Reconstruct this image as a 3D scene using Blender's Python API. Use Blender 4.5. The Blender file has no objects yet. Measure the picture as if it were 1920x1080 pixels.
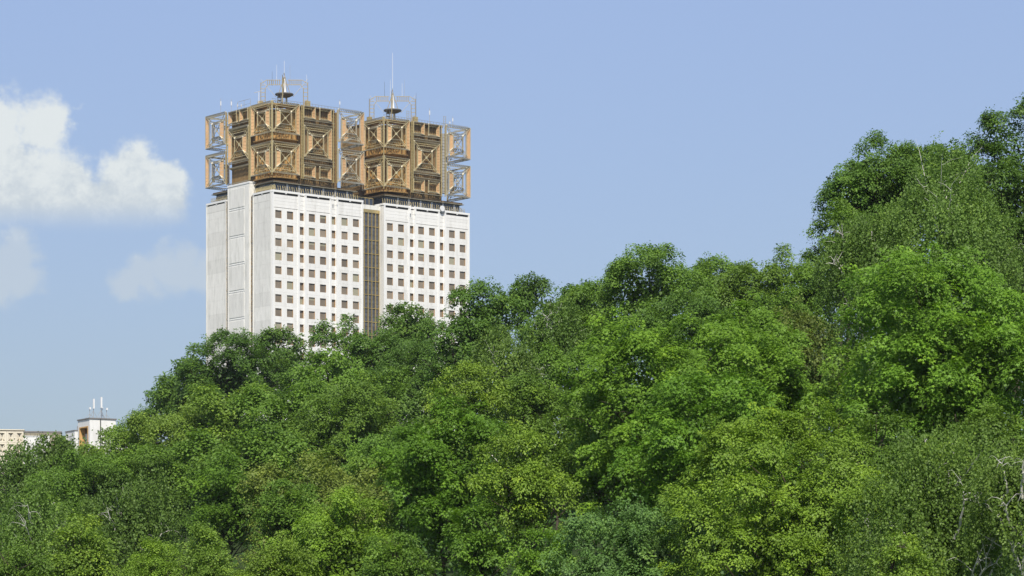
import bpy, math, random
import numpy as np
from mathutils import Vector, Matrix

# ------------------------------------------------------------------ camera, sky, sun, exposure
scene = bpy.context.scene
C = scene.collection
F = 5250.0            # focal length in pixels of a 1920 wide frame
HY = 1200.0           # horizon row of the 1920x1080 frame (just under the frame)
CAMZ = 14.0           # the camera stands on a bridge above the river

cam_d = bpy.data.cameras.new('camera')
cam = bpy.data.objects.new('camera', cam_d)
C.objects.link(cam)
cam.location = (0, 0, CAMZ)
cam.rotation_euler = (math.radians(90), 0, 0)
cam_d.sensor_width = 36.0
cam_d.lens = F / 1920 * 36.0
cam_d.shift_y = (HY - 540) / 1920
cam_d.clip_start = 1.0
cam_d.clip_end = 30000
scene.camera = cam

SUN_EL = math.radians(50)
SUN_AZ = math.radians(177)          # clockwise from +Y (the view direction): behind the camera, a little right
S = Vector((math.sin(SUN_AZ) * math.cos(SUN_EL), math.cos(SUN_AZ) * math.cos(SUN_EL), math.sin(SUN_EL)))
sun_d = bpy.data.lights.new('sun', 'SUN')
sun_d.energy = 5.0
sun_d.angle = math.radians(0.53)
sun_d.color = (1.0, 0.94, 0.84)
sun = bpy.data.objects.new('sun', sun_d)
C.objects.link(sun)
sun.rotation_euler = S.to_track_quat('Z', 'Y').to_euler()
sun.location = (0, -50, 200)

world = bpy.data.worlds.new('World')
scene.world = world
world.use_nodes = True
WN = world.node_tree
WN.nodes.clear()

def wn(t, **kw):
    n = WN.nodes.new(t)
    for k, v in kw.items():
        setattr(n, k, v)
    return n

def wl(a, b):
    WN.links.new(a, b)

def wmath(op, a, b=None, clamp=False):
    n = wn('ShaderNodeMath', operation=op, use_clamp=clamp)
    for i, v in enumerate((a, b)):
        if v is None:
            continue
        if isinstance(v, (int, float)):
            n.inputs[i].default_value = v
        else:
            wl(v, n.inputs[i])
    return n.outputs[0]

def wramp(v, lo, hi, smooth=True):
    n = wn('ShaderNodeMapRange')
    n.interpolation_type = 'SMOOTHSTEP' if smooth else 'LINEAR'
    n.inputs['From Min'].default_value = lo
    n.inputs['From Max'].default_value = hi
    wl(v, n.inputs['Value'])
    return n.outputs[0]

SKY_STRENGTH = 0.115
sky = wn('ShaderNodeTexSky', sky_type='NISHITA')
sky.sun_disc = False
sky.sun_elevation = SUN_EL
sky.sun_rotation = SUN_AZ
sky.altitude = 100
sky.air_density = 1.0
sky.dust_density = 0.6
sky.ozone_density = 2.2
# clouds: a distant cumulus bank, laid out on the sky by direction (x/y, z/y)
tc = wn('ShaderNodeTexCoord')
sp = wn('ShaderNodeSeparateXYZ')
wl(tc.outputs['Generated'], sp.inputs[0])
ysafe = wmath('MAXIMUM', sp.outputs['Y'], 0.02)
cu = wmath('MULTIPLY', wmath('DIVIDE', sp.outputs['X'], ysafe), F / 100)
cv = wmath('MULTIPLY', wmath('DIVIDE', sp.outputs['Z'], ysafe), F / 100)
cb = wn('ShaderNodeCombineXYZ')
wl(cu, cb.inputs[0]); wl(cv, cb.inputs[1])
warp = wn('ShaderNodeTexNoise')
warp.inputs['Scale'].default_value = 1.1
warp.inputs['Detail'].default_value = 5
warp.inputs['Roughness'].default_value = 0.55
wl(cb.outputs[0], warp.inputs['Vector'])
w0 = wn('ShaderNodeVectorMath', operation='SUBTRACT')
wl(warp.outputs['Color'], w0.inputs[0]); w0.inputs[1].default_value = (.5, .5, .5)
w1 = wn('ShaderNodeVectorMath', operation='MULTIPLY_ADD')
wl(w0.outputs[0], w1.inputs[0]); w1.inputs[1].default_value = (1.1, 0.9, 0); wl(cb.outputs[0], w1.inputs[2])
flat = wn('ShaderNodeVectorMath', operation='MULTIPLY')
wl(w1.outputs[0], flat.inputs[0]); flat.inputs[1].default_value = (1, 1, 0)

def blobs(lst):
    acc = None
    for x, y, r in lst:
        d = wn('ShaderNodeVectorMath', operation='DISTANCE')
        wl(flat.outputs[0], d.inputs[0])
        d.inputs[1].default_value = ((x - 960) / 100, (HY - y - 14) / 100, 0)
        v = wmath('SUBTRACT', 1.0, wmath('DIVIDE', d.outputs['Value'], r / 100))
        acc = v if acc is None else wmath('MAXIMUM', acc, v)
    return acc

puff = wn('ShaderNodeTexNoise')
puff.inputs['Scale'].default_value = 1.9
puff.inputs['Detail'].default_value = 7
puff.inputs['Roughness'].default_value = 0.68
wl(cb.outputs[0], puff.inputs['Vector'])
pz = wmath('SUBTRACT', puff.outputs['Fac'], 0.5)
fld = blobs([(-40, 240, 130), (70, 225, 75), (105, 215, 45), (10, 330, 150), (95, 345, 110), (-60, 360, 150),
             (248, 315, 72), (225, 365, 95), (300, 345, 62), (165, 385, 95), (300, 375, 70), (-300, 330, 210), (-520, 370, 160)])
fld = wmath('ADD', fld, wmath('MULTIPLY', pz, 0.95))
base = wramp(cv, (HY - 442) / 100, (HY - 372) / 100)          # flat underside
m_main = wmath('MULTIPLY', wramp(fld, -0.02, 0.5), base)
f2 = wmath('ADD', blobs([(235, 520, 40), (275, 512, 48), (315, 498, 52), (355, 490, 52), (395, 500, 50), (440, 512, 45), (25, 468, 62), (-10, 490, 75), (40, 505, 50), (-90, 490, 90)]), wmath('MULTIPLY', pz, 1.3))
m_low = wmath('MULTIPLY', wramp(f2, -0.15, 0.6), 0.56)
mask = wmath('MULTIPLY', wmath('MAXIMUM', wmath('MULTIPLY', m_main, 0.94), m_low), wramp(sp.outputs['Y'], 0.05, 0.3))
lit = wramp(wmath('ADD', cv, wmath('MULTIPLY', pz, 5.0)), (HY - 440) / 100, (HY - 270) / 100)  # cloud shading painted into the colour: bright tops, greyer undersides
ccol = wn('ShaderNodeMix', data_type='RGBA')
wl(lit, ccol.inputs['Factor'])
k = 1.0 / SKY_STRENGTH
ccol.inputs['A'].default_value = (0.60 * k, 0.665 * k, 0.715 * k, 1)
ccol.inputs['B'].default_value = (0.79 * k, 0.835 * k, 0.835 * k, 1)
stint = wn('ShaderNodeMix', data_type='RGBA', blend_type='MULTIPLY')
stint.inputs['Factor'].default_value = 1.0
wl(sky.outputs[0], stint.inputs['A'])
hz = wn('ShaderNodeMix', data_type='RGBA')          # summer haze low in the sky
wl(wramp(sp.outputs['Z'], 0.07, 0.23, False), hz.inputs['Factor'])
hz.inputs['A'].default_value = (0.685, 0.665, 0.735, 1)
hz.inputs['B'].default_value = (1.285, 1.12, 1.15, 1)
wl(hz.outputs['Result'], stint.inputs['B'])
smix = wn('ShaderNodeMix', data_type='RGBA')
wl(mask, smix.inputs['Factor']); wl(stint.outputs['Result'], smix.inputs['A']); wl(ccol.outputs['Result'], smix.inputs['B'])
bg = wn('ShaderNodeBackground')
bg.inputs['Strength'].default_value = SKY_STRENGTH
wl(smix.outputs['Result'], bg.inputs['Color'])
wo = wn('ShaderNodeOutputWorld')
wl(bg.outputs[0], wo.inputs['Surface'])

scene.view_settings.view_transform = 'Standard'
scene.view_settings.look = 'None'
scene.view_settings.exposure = 0.0
scene.view_settings.gamma = 1.0
scene.view_settings.use_curve_mapping = False
scene.cycles.use_denoising = True
scene.cycles.max_bounces = 6
scene.cycles.diffuse_bounces = 2
scene.cycles.transmission_bounces = 3
scene.cycles.transparent_max_bounces = 8

# ------------------------------------------------------------------ helpers
def at(px, py, D):
    """world point that lies D metres ahead and shows at (px, py) of the 1920x1080 frame"""
    return Vector(((px - 960) / F * D, D, CAMZ + (HY - py) / F * D))

def link(o, parent=None):
    C.objects.link(o)
    if parent is not None:
        o.parent = parent
    return o

def empty(name, loc, rz=0.0, parent=None):
    o = bpy.data.objects.new(name, None)
    link(o, parent)
    o.location = loc
    o.rotation_euler = (0, 0, rz)
    return o

def tag(o, label=None, cat=None, group=None, kind=None):
    if label: o['label'] = label
    if cat: o['category'] = cat
    if group: o['group'] = group
    if kind: o['kind'] = kind
    return o

class MB:
    def __init__(s):
        s.v = []; s.f = []
    def hexa(s, p):
        """eight points: bottom 0-3 anticlockwise seen from above, top 4-7"""
        n = len(s.v)
        s.v += [tuple(q) for q in p]
        s.f += [(n, n+3, n+2, n+1), (n+4, n+5, n+6, n+7), (n, n+1, n+5, n+4), (n+1, n+2, n+6, n+5), (n+2, n+3, n+7, n+6), (n+3, n, n+4, n+7)]
        return s
    def box(s, x0, x1, y0, y1, z0, z1):
        return s.hexa([(x0, y0, z0), (x1, y0, z0), (x1, y1, z0), (x0, y1, z0), (x0, y0, z1), (x1, y0, z1), (x1, y1, z1), (x0, y1, z1)])
    def bar(s, a, b, w, h=None):
        h = h or w
        a = Vector(a); b = Vector(b); d = (b - a).normalized()
        up = Vector((0, 0, 1)) if abs(d.z) < .9 else Vector((0, 1, 0))
        x = d.cross(up).normalized() * (w / 2); y = x.cross(d).normalized() * (h / 2)
        return s.hexa([a - x - y, a - x + y, a + x + y, a + x - y, b - x - y, b - x + y, b + x + y, b + x - y])
    def plate(s, a, b, c, d, t):
        """quad a b c d extruded by t along its normal"""
        a, b, c, d = Vector(a), Vector(b), Vector(c), Vector(d)
        n = (b - a).cross(d - a).normalized() * t
        return s.hexa([a, b, c, d, a + n, b + n, c + n, d + n])
    def cyl(s, a, b, r0, r1=None, n=8):
        r1 = r0 if r1 is None else r1
        a = Vector(a); b = Vector(b); d = (b - a).normalized()
        up = Vector((0, 0, 1)) if abs(d.z) < .9 else Vector((0, 1, 0))
        x = d.cross(up).normalized(); y = d.cross(x).normalized()
        i0 = len(s.v)
        for p, r in ((a, r0), (b, r1)):
            for j in range(n):
                t = 2 * math.pi * j / n
                s.v.append(tuple(p + x * (r * math.cos(t)) + y * (r * math.sin(t))))
        for j in range(n):
            s.f.append((i0 + j, i0 + (j + 1) % n, i0 + n + (j + 1) % n, i0 + n + j))
        s.f.append(tuple(i0 + n - 1 - j for j in range(n)))
        s.f.append(tuple(i0 + n + j for j in range(n)))
        return s
    def mesh(s, name, m):
        me = bpy.data.meshes.new(name)
        me.from_pydata(s.v, [], s.f)
        me.materials.append(m)
        return me
    def build(s, name, m, parent=None, loc=None, rz=0):
        return place(s.mesh(name, m), name, parent, loc, rz)

def place(me, name, parent=None, loc=None, rz=0):
    o = bpy.data.objects.new(name, me)
    link(o, parent)
    if loc is not None: o.location = loc
    if rz: o.rotation_euler = (0, 0, rz)
    return o

# ------------------------------------------------------------------ materials
def mat(name, col, rough=.6, metal=0.0, spec=.5, noise=0.0, nscale=1.0, rand=0.0, dirt=None, streak=False, bump=0.0):
    m = bpy.data.materials.new(name)
    m.use_nodes = True
    nt = m.node_tree; N = nt.nodes; L = nt.links
    b = N['Principled BSDF']
    b.inputs['Roughness'].default_value = rough
    b.inputs['Metallic'].default_value = metal
    b.inputs['Specular IOR Level'].default_value = spec
    cur = N.new('ShaderNodeRGB'); cur.outputs[0].default_value = (*col, 1)
    out = cur.outputs[0]
    tcn = N.new('ShaderNodeTexCoord')
    vec = tcn.outputs['Object']
    if noise or dirt or bump:
        oi0 = N.new('ShaderNodeObjectInfo')
        ad = N.new('ShaderNodeVectorMath'); ad.operation = 'ADD'
        L.new(tcn.outputs['Object'], ad.inputs[0]); L.new(oi0.outputs['Location'], ad.inputs[1])
        vec = ad.outputs[0]
        nz = N.new('ShaderNodeTexNoise'); nz.inputs['Scale'].default_value = nscale; nz.inputs['Detail'].default_value = 6
        if streak:
            mp = N.new('ShaderNodeMapping'); mp.inputs['Scale'].default_value = (1.0, 1.0, .22)
            L.new(vec, mp.inputs[0]); L.new(mp.outputs[0], nz.inputs['Vector'])
        else:
            L.new(vec, nz.inputs['Vector'])
    if noise:
        mr = N.new('ShaderNodeMapRange')
        mr.inputs['From Min'].default_value = .25; mr.inputs['From Max'].default_value = .75
        mr.inputs['To Min'].default_value = 1 - noise; mr.inputs['To Max'].default_value = 1 + noise
        L.new(nz.outputs['Fac'], mr.inputs['Value'])
        mx = N.new('ShaderNodeVectorMath'); mx.operation = 'SCALE'
        L.new(out, mx.inputs[0]); L.new(mr.outputs[0], mx.inputs['Scale'])
        out = mx.outputs[0]
    if dirt:
        n2 = N.new('ShaderNodeTexNoise'); n2.inputs['Scale'].default_value = nscale * .33; n2.inputs['Detail'].default_value = 8; n2.inputs['Roughness'].default_value = .68
        L.new(mp.outputs[0] if streak else vec, n2.inputs['Vector'])
        if streak: n2.inputs['Scale'].default_value = nscale * .7
        mr = N.new('ShaderNodeMapRange'); mr.inputs['From Min'].default_value = .5; mr.inputs['From Max'].default_value = .72
        mr.inputs['To Max'].default_value = .68
        L.new(n2.outputs['Fac'], mr.inputs['Value'])
        mx = N.new('ShaderNodeMix'); mx.data_type = 'RGBA'
        L.new(mr.outputs[0], mx.inputs['Factor']); L.new(out, mx.inputs['A']); mx.inputs['B'].default_value = (*dirt, 1)
        out = mx.outputs['Result']
    if rand:
        oi = N.new('ShaderNodeObjectInfo')
        mr = N.new('ShaderNodeMapRange'); mr.inputs['To Min'].default_value = 1 - rand; mr.inputs['To Max'].default_value = 1 + rand
        L.new(oi.outputs['Random'], mr.inputs['Value'])
        mx = N.new('ShaderNodeVectorMath'); mx.operation = 'SCALE'
        L.new(out, mx.inputs[0]); L.new(mr.outputs[0], mx.inputs['Scale'])
        out = mx.outputs[0]
    if bump:
        bp = N.new('ShaderNodeBump'); bp.inputs['Strength'].default_value = bump; bp.inputs['Distance'].default_value = .1
        L.new(nz.outputs['Fac'], bp.inputs['Height']); L.new(bp.outputs[0], b.inputs['Normal'])
    L.new(out, b.inputs['Base Color'])
    return m

M = {}
M['white'] = mat('white_panel', (.85, .84, .795), .7, spec=.3, noise=.05, nscale=.9, rand=.035, dirt=(.60, .585, .53), streak=True)
M['stone'] = mat('weathered_panel', (.835, .82, .755), .75, spec=.3, noise=.08, nscale=1.1, rand=.06, dirt=(.53, .53, .47), streak=True)
M['trim'] = mat('white_trim', (.85, .845, .81), .6, spec=.3, noise=.03, nscale=.6)
M['shadow_gap'] = mat('joint', (.16, .155, .14), .9)
M['slit'] = mat('slit', (.03, .03, .03), .9)
M['slot'] = mat('slot_gold', (.22, .14, .045), .6, noise=.4, nscale=2.5)
M['slotdark'] = mat('slot_dark', (.07, .05, .03), .8)
M['cream_bar'] = mat('cream_bar', (.90, .84, .64), .3, metal=.1)
M['silver'] = mat('silver_gilt', (.70, .62, .43), .32, metal=.4, noise=.12, nscale=1.4, rand=.08)
M['silver_slat'] = mat('silver_slat', (.36, .35, .30), .4, metal=.4, noise=.2, nscale=2.0, rand=.1)
M['pale_tile'] = mat('pale_tile', (.64, .49, .36), .4, metal=.1, noise=.1, nscale=1.2, rand=.1)
M['rib'] = mat('brown_rib', (.33, .225, .10), .55, metal=.2, noise=.2)
M['sill'] = mat('window_sill', (.30, .24, .17), .6)
M['glass'] = mat('bronze_glass', (.25, .205, .15), .12, spec=.35, noise=.18, nscale=.5, rand=.30)
M['blind'] = mat('blind', (.36, .34, .24), .4, spec=.4, rand=.12)
M['jamb'] = mat('orange_jamb', (.50, .30, .13), .45, rand=.1)
M['gold'] = mat('gold_metal', (.58, .45, .20), .32, metal=.5, noise=.15, nscale=2.0, rand=.1)
M['pale_gold'] = mat('pale_gold_metal', (.78, .66, .37), .3, metal=.4, noise=.12, nscale=1.4, rand=.08)
M['tile'] = mat('copper_tile', (.60, .375, .185), .42, metal=.15, noise=.10, nscale=1.2, rand=.12)
M['brown'] = mat('brown_panel', (.205, .13, .055), .55, metal=.15, noise=.25, nscale=.8, rand=.1)
M['amber'] = mat('amber_panel', (.52, .31, .105), .4, metal=.3, noise=.2, nscale=.7, rand=.1)
M['slat'] = mat('grey_slat', (.38, .335, .225), .36, metal=.45, noise=.2, nscale=2.0, rand=.1)
M['neck'] = mat('neck_glass', (.06, .075, .10), .15, spec=.5, noise=.1, nscale=.5)
M['grey'] = mat('grey_metal', (.45, .46, .46), .45, metal=.3, noise=.12, nscale=1.0)
M['dark'] = mat('dark_metal', (.10, .105, .10), .5, metal=.2)
M['whitemetal'] = mat('white_metal', (.82, .82, .80), .4)
M['glaze'] = mat('curtain_glass', (.085, .09, .10), .12, spec=.6, noise=.2, nscale=.6, rand=.25)
M['cream'] = mat('cream_wall', (.76, .70, .55), .7, noise=.06, nscale=.7, dirt=(.58, .52, .4))
M['orange'] = mat('ochre_trim', (.66, .40, .14), .6, noise=.06, nscale=.8)
M['roofdark'] = mat('roof_edge', (.20, .19, .18), .8)
M['bark'] = mat('bark', (.085, .068, .05), .9, spec=.15, noise=.35, nscale=3.0, bump=.5)
M['birchbark'] = mat('birch_bark', (.72, .69, .62), .8, noise=.2, nscale=2.5, dirt=(.10, .09, .08), bump=.2)
M['ground'] = mat('forest_floor', (.035, .055, .018), .95, spec=.05, noise=.4, nscale=.25, dirt=(.035, .03, .018))

def leaf_material():
    m = bpy.data.materials.new('leaves')
    m.use_nodes = True
    nt = m.node_tree; N = nt.nodes; L = nt.links
    N.clear()
    oi = N.new('ShaderNodeObjectInfo')
    a = N.new('ShaderNodeAttribute'); a.attribute_name = 'tint'
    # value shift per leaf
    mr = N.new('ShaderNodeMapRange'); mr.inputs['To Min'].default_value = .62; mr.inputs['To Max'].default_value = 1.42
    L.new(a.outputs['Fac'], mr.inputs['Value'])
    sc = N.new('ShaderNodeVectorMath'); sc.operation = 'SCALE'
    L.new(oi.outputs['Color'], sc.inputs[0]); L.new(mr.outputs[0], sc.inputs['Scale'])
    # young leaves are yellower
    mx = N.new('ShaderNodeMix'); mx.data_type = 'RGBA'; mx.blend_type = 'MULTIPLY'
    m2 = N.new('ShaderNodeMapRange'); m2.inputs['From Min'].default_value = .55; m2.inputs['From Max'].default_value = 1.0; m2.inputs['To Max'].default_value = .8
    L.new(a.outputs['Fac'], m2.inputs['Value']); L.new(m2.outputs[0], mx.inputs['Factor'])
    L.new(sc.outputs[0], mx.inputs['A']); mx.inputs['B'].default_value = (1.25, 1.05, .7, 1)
    pr = N.new('ShaderNodeBsdfPrincipled')
    pr.inputs['Roughness'].default_value = .5
    pr.inputs['Specular IOR Level'].default_value = .28
    L.new(mx.outputs['Result'], pr.inputs['Base Color'])
    tr = N.new('ShaderNodeBsdfTranslucent')
    tm = N.new('ShaderNodeMix'); tm.data_type = 'RGBA'; tm.blend_type = 'MULTIPLY'; tm.inputs['Factor'].default_value = 1
    L.new(mx.outputs['Result'], tm.inputs['A']); tm.inputs['B'].default_value = (1.25, 1.3, .6, 1)
    L.new(tm.outputs['Result'], tr.inputs['Color'])
    ms = N.new('ShaderNodeMixShader'); ms.inputs[0].default_value = .32
    L.new(pr.outputs[0], ms.inputs[1]); L.new(tr.outputs[0], ms.inputs[2])
    o = N.new('ShaderNodeOutputMaterial'); L.new(ms.outputs[0], o.inputs['Surface'])
    return m
M['leaf'] = leaf_material()

# ------------------------------------------------------------------ trees: what stands where
# kind, column, row of the top, crown width (px of the 1920 frame), distance, height of the tree, colour, label, seed
COL = {
    'bright': (.138, .272, .030), 'bright2': (.130, .262, .030), 'maple': (.105, .225, .026), 'deep': (.088, .178, .030),
    'dark': (.080, .164, .028), 'lime': (.172, .300, .034), 'yellow': (.160, .272, .034), 'olive': (.170, .240, .046),
    'blue': (.112, .222, .060), 'birch': (.118, .214, .042), 'birch2': (.104, .192, .038), 'linden': (.124, .236, .036),
    'linden2': (.156, .268, .042), 'mid': (.112, .214, .030), 'rust': (.132, .190, .042),
}
TREES = [
 # nearest row along the bottom edge
 ('birch', 1775, 800, 330, 92, 12, 'birch', 'birch with bare white branching limbs filling the bottom right corner', 1),
 ('birch', 1905, 835, 190, 88, 12, 'birch', 'slim birch with a bent white trunk, last one on the bottom right edge', 2),
 ('broad', 1490, 768, 430, 102, 13, 'lime', 'wide light green tree at the bottom edge, left of the white-limbed birch', 3),
 ('broad', 1185, 942, 320, 104, 11, 'blue', 'bluish green bushy tree at the bottom edge, below the big central maple', 4),
 ('broad', 985, 800, 190, 128, 12, 'yellow', 'narrow yellow-green tree left of the big central maple', 5),
 ('maple', 835, 745, 270, 142, 15, 'maple', 'tall mid green maple with layered sprays at the bottom centre', 6),
 ('broad', 640, 918, 220, 140, 11, 'lime', 'bright yellow-green tree at the bottom edge, left of the layered maple', 7),
 ('maple', 425, 850, 150, 190, 12, 'maple', 'small green maple left of the olive brown-green tree', 8),
 ('birch', 240, 885, 190, 170, 14, 'birch2', 'dark birch with leaning white stems at the lower left', 9),
 ('broad', 390, 985, 190, 135, 9, 'linden2', 'low light green tree on the bottom edge beside the leaning birch stems', 10),
 ('birch', 75, 905, 230, 160, 13, 'birch', 'grey-green birch in the bottom left corner', 11),
 ('broad', 1690, 1000, 170, 86, 8, 'linden2', 'low green bush at the foot of the bottom right birch', 12),
 ('broad', 1010, 985, 130, 112, 8, 'bright', 'low green tree below the narrow yellow-green one', 13),
 ('broad', 520, 1000, 150, 128, 8, 'yellow', 'low yellowish tree on the bottom edge left of centre', 14),
 # big maples
 ('maple', 1775, 476, 450, 122, 17, 'bright2', 'large bright green maple on the right edge, in front of the tall weeping birch', 20),
 ('maple', 1255, 592, 430, 138, 17, 'bright', 'large bright green maple in the middle of the slope', 21),
 ('maple', 1400, 562, 220, 144, 17, 'bright', 'bright maple whose top rises at the right shoulder of the big central one', 22),
 ('maple', 1330, 700, 330, 128, 14, 'maple', 'green maple low in front of the big central maple', 23),
 ('maple', 1620, 640, 190, 130, 14, 'bright', 'green maple left beside the large one on the right edge', 24),
 # second row
 ('broad', 880, 680, 160, 178, 16, 'yellow', 'yellow-green pointed tree top under the tower gap, in mid slope', 30),
 ('broad', 590, 855, 270, 178, 13, 'olive', 'olive brown-green tree with thin twigs, lower left of centre', 31),
 ('broad', 1505, 575, 180, 160, 15, 'rust', 'brownish thin tree with bare twigs between the two large maples', 32),
 ('birch', 1625, 395, 175, 148, 21, 'birch2', 'narrow weeping birch hanging left of the tall birch', 33),
 ('birch', 1730, 284, 370, 150, 25, 'birch', 'tall wide weeping birch near the top of the slope on the right', 34),
 ('broad', 1655, 246, 195, 178, 25, 'deep', 'dark tree whose ragged top rises behind the weeping birch', 35),
 ('broad', 1905, 188, 280, 176, 26, 'dark', 'tallest dark tree at the top right corner', 36),
 ('broad', 1610, 300, 125, 177, 22, 'deep', 'dark tree stepping down left of the ragged top behind the weeping birch', 15),
 ('broad', 1700, 275, 150, 179, 22, 'mid', 'dark green tree between the ragged top and the weeping birch', 16),
 ('broad', 1585, 372, 115, 171, 20, 'mid', 'green tree on the steep left edge of the high group', 17),
 ('broad', 1800, 300, 180, 183, 22, 'deep', 'dark tree behind the right shoulder of the weeping birch', 18),
 ('broad', 1765, 268, 110, 190, 22, 'deep', 'thin dark tree top between the two highest trees on the right', 37),
 ('broad', 1572, 450, 105, 172, 19, 'deep', 'small dark tree at the left foot of the tall birch on the skyline', 38),
 # skyline from the right to the tower
 ('broad', 1430, 460, 240, 232, 19, 'mid', 'green skyline tree just left of the high trees on the right', 40),
 ('conifer', 1321, 486, 46, 250, 18, 'deep', 'tiny pointed tree top between two rounded skyline trees', 41),
 ('broad', 1212, 463, 230, 226, 19, 'linden', 'broad green skyline tree with a single tall tip, right of the tower', 42),
 ('broad', 1110, 540, 140, 238, 17, 'mid', 'low green skyline tree in the dip right of the tower', 43),
 ('birch', 1040, 556, 130, 214, 16, 'birch2', 'drooping birch in the skyline dip right of the tower', 44),
 ('birch', 955, 612, 180, 205, 16, 'birch', 'drooping birch with an arched pale branch below the skyline dip', 45),
 ('broad', 1085, 640, 170, 196, 16, 'linden', 'green tree between the drooping birch and the big central maple', 46),
 ('broad', 1290, 555, 240, 205, 16, 'deep', 'dark green tree under the broad skyline tree with the tall tip', 47),
 ('broad', 1480, 545, 170, 200, 16, 'mid', 'green tree under the skyline left of the tall birch', 48),
 ('broad', 905, 528, 160, 268, 19, 'deep', 'dark round tree standing against the right edge of the tower', 50),
 ('broad', 985, 515, 90, 274, 19, 'deep', 'dark tree with two small tips right of the tower', 51),
 ('broad', 860, 600, 150, 258, 16, 'dark', 'dark tree in shade below the right corner of the tower', 52),
 ('broad', 1335, 482, 150, 246, 18, 'mid', 'green tree filling the skyline behind the tiny pointed top', 53),
 ('broad', 1095, 532, 110, 250, 17, 'deep', 'small dark skyline tree left of the broad tree with the tall tip', 54),
 ('broad', 1018, 588, 130, 232, 16, 'mid', 'green tree closing the skyline dip behind the drooping birches', 19),
 ('broad', 1060, 552, 90, 258, 16, 'mid', 'small green skyline tree behind the drooping birch in the dip', 55),
 ('broad', 1520, 500, 110, 215, 18, 'mid', 'green skyline tree where the slope starts to climb to the tall birch', 56),
 # in front of the tower
 ('broad', 768, 568, 120, 318, 18, 'deep', 'dark peaked tree in front of the right half of the tower', 60),
 ('broad', 690, 592, 230, 312, 18, 'deep', 'dark broad tree in front of the glazed gap of the tower', 61),
 ('broad', 780, 640, 170, 292, 16, 'dark', 'dark tree just below the peaked tree before the tower', 62),
 ('broad', 625, 655, 150, 296, 16, 'mid', 'green tree under the left half of the tower', 63),
 ('broad', 532, 618, 130, 352, 17, 'dark', 'dark thin-crowned tree before the lower left corner of the tower', 64),
 ('broad', 440, 622, 215, 346, 18, 'dark', 'dark dense tree left of the tower foot', 65),
 ('broad', 362, 668, 150, 352, 16, 'dark', 'dark tree where the skyline falls away left of the tower', 66),
 ('broad', 318, 716, 80, 356, 13, 'deep', 'small dark tree on the falling skyline at the far left', 67),
 ('broad', 278, 760, 60, 350, 11, 'deep', 'smallest tree of the falling skyline, right of the white block', 68),
 # pale slope on the left
 ('broad', 445, 722, 250, 286, 15, 'linden2', 'pale green tree below the dark dense tree left of the tower', 70),
 ('broad', 345, 758, 230, 288, 14, 'linden2', 'pale green tree right of the white block with antennas', 71),
 ('broad', 252, 786, 140, 290, 13, 'linden2', 'pale green tree hiding the foot of the white block', 72),
 ('broad', 560, 715, 250, 262, 15, 'linden', 'green tree in mid slope under the tower foot', 73),
 ('broad', 655, 720, 240, 244, 15, 'mid', 'green tree in mid slope left of the yellow-green pointed top', 74),
 ('broad', 300, 835, 250, 240, 13, 'linden', 'green tree in mid slope above the dark leaning birch', 75),
 ('broad', 470, 800, 280, 232, 14, 'linden', 'green tree above the olive one on the left half', 76),
 ('broad', 750, 800, 220, 205, 14, 'linden', 'green tree behind the layered maple', 77),
 ('broad', 165, 850, 210, 236, 13, 'linden', 'green tree left of the dark leaning birch', 78),
 ('broad', 715, 690, 150, 275, 15, 'mid', 'green tree below the dark broad tree before the tower', 57),
 ('broad', 800, 735, 150, 235, 14, 'deep', 'dark green tree left of the yellow-green pointed top', 58),
 ('broad', 990, 700, 150, 185, 14, 'mid', 'green tree under the drooping birch, right of the yellow-green top', 59),
 ('broad', 540, 900, 150, 165, 10, 'mid', 'green tree in the shade under the olive tree', 90),
 ('broad', 690, 860, 150, 185, 11, 'mid', 'green tree in the shade right of the olive tree', 91),
 ('broad', 172, 832, 100, 300, 12, 'linden2', 'small pale tree hiding the foot of the ochre-framed recess', 92),
 ('broad', 1160, 690, 230, 192, 16, 'mid', 'shaded tree glimpsed through the gaps of the big central maple', 93),
 ('broad', 1350, 660, 230, 186, 16, 'mid', 'shaded tree glimpsed behind the low part of the central maple', 94),
 ('broad', 1570, 640, 200, 183, 17, 'mid', 'shaded tree behind the brownish thin tree', 95),
 ('broad', 1840, 545, 260, 184, 19, 'mid', 'shaded tree glimpsed through the gaps of the large right maple', 96),
 ('broad', 1900, 380, 200, 185, 20, 'deep', 'dark tree below the tallest tree at the right edge', 97),
 ('broad', 1045, 765, 150, 178, 13, 'mid', 'green tree filling the gap right of the narrow yellow-green one', 98),
 ('birch', 100, 812, 90, 262, 15, 'birch2', 'drooping birch before the low white wall on the left', 79),
 ('birch', 30, 828, 140, 250, 14, 'birch2', 'weeping birch before the cream facade on the left edge', 80),
 ('broad', 150, 965, 170, 132, 9, 'linden2', 'low green tree on the bottom edge left of the leaning birch', 81),
 ('broad', 300, 1010, 150, 122, 8, 'yellow', 'low yellow-green bush at the foot of the leaning birch', 82),
 ('broad', 25, 1010, 150, 124, 8, 'linden', 'low green bush at the left end of the bottom edge', 83),
 ('broad', 740, 1000, 150, 126, 9, 'mid', 'green undergrowth tree at the foot of the layered maple', 84),
 ('broad', 900, 940, 160, 128, 10, 'maple', 'green undergrowth tree right of the layered maple', 85),
 ('broad', 1330, 900, 170, 114, 10, 'mid', 'dark green tree between the bluish tree and the wide light green one', 86),
 ('broad', 1130, 780, 190, 142, 12, 'mid', 'dark green tree beneath the left side of the big central maple', 87),
 ('broad', 1660, 770, 180, 112, 11, 'mid', 'dark green tree under the large right maple', 88),
 ('broad', 1850, 760, 200, 108, 11, 'mid', 'green tree under the large right maple at the frame edge', 89),
]

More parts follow.
